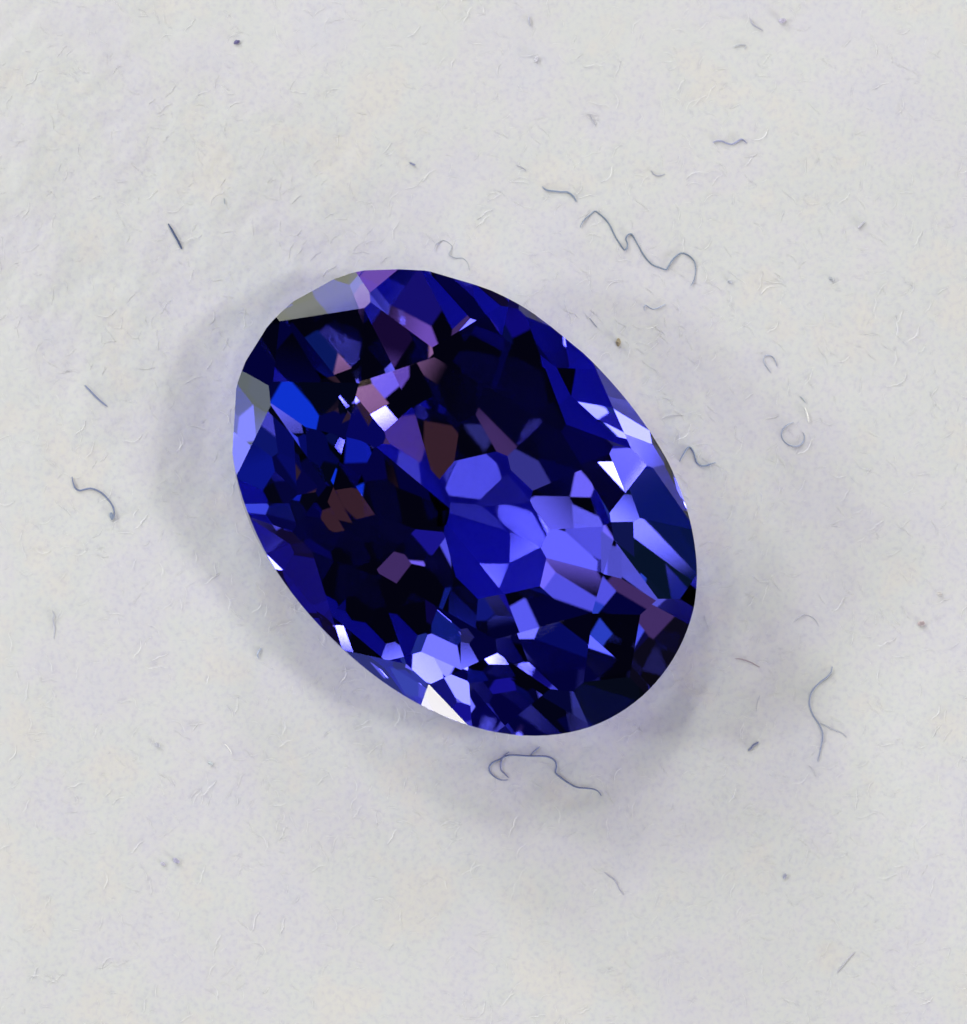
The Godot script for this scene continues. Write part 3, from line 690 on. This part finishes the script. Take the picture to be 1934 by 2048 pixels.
func smooth(points: Array[Vector3], per: int) -> Array[Vector3]:
	var out: Array[Vector3] = []
	for i in points.size() - 1:
		var p0 := points[maxi(i - 1, 0)]
		var p3 := points[mini(i + 2, points.size() - 1)]
		for k in per: out.append(points[i].cubic_interpolate(points[i + 1], p0, p3, float(k) / per))
	out.append(points[-1])
	return out

func nap() -> void:
	# the fine fuzz of the cloth: far too many hairs to count
	var tints := [0.85, 0.82, 0.8]
	for kind in 6:
		var line: Array[Vector3] = []
		var p := Vector3.ZERO
		var yaw := 0.0
		var pitch := 0.1
		var bend := rng.randf_range(-0.25, 0.25)
		var length := rng.randf_range(0.14, 0.42)
		for i in 8:
			line.append(p)
			p += Vector3(cos(yaw) * cos(pitch), sin(pitch), sin(yaw) * cos(pitch)) * (length / 7.0)
			yaw += bend + rng.randf_range(-0.6, 0.6)
			pitch -= 0.03
		var hair := tube(line, 0.0022, 3)
		var mm := MultiMesh.new()
		mm.transform_format = MultiMesh.TRANSFORM_3D
		mm.mesh = hair
		var spots: Array[Transform3D] = []
		var tries := 0
		while spots.size() < NAP_EACH and tries < NAP_EACH * 3:
			tries += 1
			var x := 0.29683 + rng.randf_range(-8.6, 8.6)
			var z := 0.15435 + rng.randf_range(-9.1, 9.1)
			var ring := oval(x, z)
			if ring < 0.7: continue
			var turn := rng.randf() * TAU
			if ring < 1.5:
				var free := true
				for f in [0.0, 0.4, 0.8]:
					var a: float = x + cos(turn) * f
					var b: float = z + sin(turn) * f
					if oval(a, b) < 1.04 and cloth_height(a, b) + 0.2 > stone_bottom(a, b): free = false
				if not free: continue
			var s := rng.randf_range(0.7, 1.25)
			spots.append(Transform3D(Basis(Vector3.UP, -turn).scaled(Vector3(s, s * rng.randf_range(0.4, 1.1), s)), Vector3(x, cloth_height(x, z) - 0.01, z) * MM))
		mm.instance_count = spots.size()
		for i in spots.size(): mm.set_instance_transform(i, spots[i])
		var o := MultiMeshInstance3D.new()
		o.name = numbered("cloth_nap")
		o.multimesh = mm
		var m := StandardMaterial3D.new()
		var c: float = tints[kind % 3]
		m.albedo_color = Color(c, c, c * 1.01).linear_to_srgb()
		m.roughness = 1.0
		m.metallic_specular = 0.2
		m.backlight_enabled = true
		m.backlight = Color(0.9, 0.9, 0.9)
		o.material_override = m
		add_child(o, true)
		o.set_meta("kind", "stuff")
		o.set_meta("label", "fine white fuzz standing up from the fluffy cloth")
		o.set_meta("category", "fuzz")

const NAP_EACH := 1800

func fibre_material(tone: Color) -> StandardMaterial3D:
	var m := StandardMaterial3D.new()
	m.albedo_color = tone.linear_to_srgb()
	m.roughness = 1.0
	m.metallic_specular = 0.1
	return m

func lint(label: String, radius: float, tone: Color, points: Array) -> void:
	# a loose fibre; it follows the cloth and lifts off it here and there
	var start: Vector2 = points[0]
	var base := Vector3(start.x, cloth_height(start.x, start.y), start.y)
	var line: Array[Vector3] = []
	for i in points.size():
		var p: Vector2 = points[i]
		line.append(Vector3(p.x, cloth_height(p.x, p.y) + radius * 0.5 + 0.004 + 0.006 * sin(i * 1.3), p.y) - base)
	var o := put("lint_fibre", tube(smooth(line, 4), radius, 6), fibre_material(tone))
	o.position = base * MM
	o.set_meta("label", label)
	o.set_meta("category", "lint fibre")
	o.set_meta("group", "loose lint fibres scattered over the cloth")

func speck(label: String, size: float, tone: Color, at: Vector2) -> void:
	# an uneven crumb
	var ball := SphereMesh.new()
	ball.radius = 1.0
	ball.height = 2.0
	ball.radial_segments = 10
	ball.rings = 6
	var a := ball.get_mesh_arrays()
	var v: PackedVector3Array = a[Mesh.ARRAY_VERTEX]
	var n := FastNoiseLite.new()
	n.seed = used.get("dust_speck", 0) + 40
	n.frequency = 0.9
	var long := rng.randf() * PI
	for i in v.size():
		var p := v[i] * (1.0 + 0.6 * n.get_noise_3dv(v[i]))
		v[i] = Vector3(p.x * 1.0, p.y * 0.5, p.z * 0.6).rotated(Vector3.UP, long) * size * MM
	var st := mesh_of(v, a[Mesh.ARRAY_INDEX])
	var o := put("dust_speck", st, fibre_material(tone))
	o.position = Vector3(at.x, cloth_height(at.x, at.y) + size * 0.3, at.y) * MM
	o.set_meta("label", label)
	o.set_meta("category", "dust speck")
	o.set_meta("group", "dust specks scattered over the cloth")
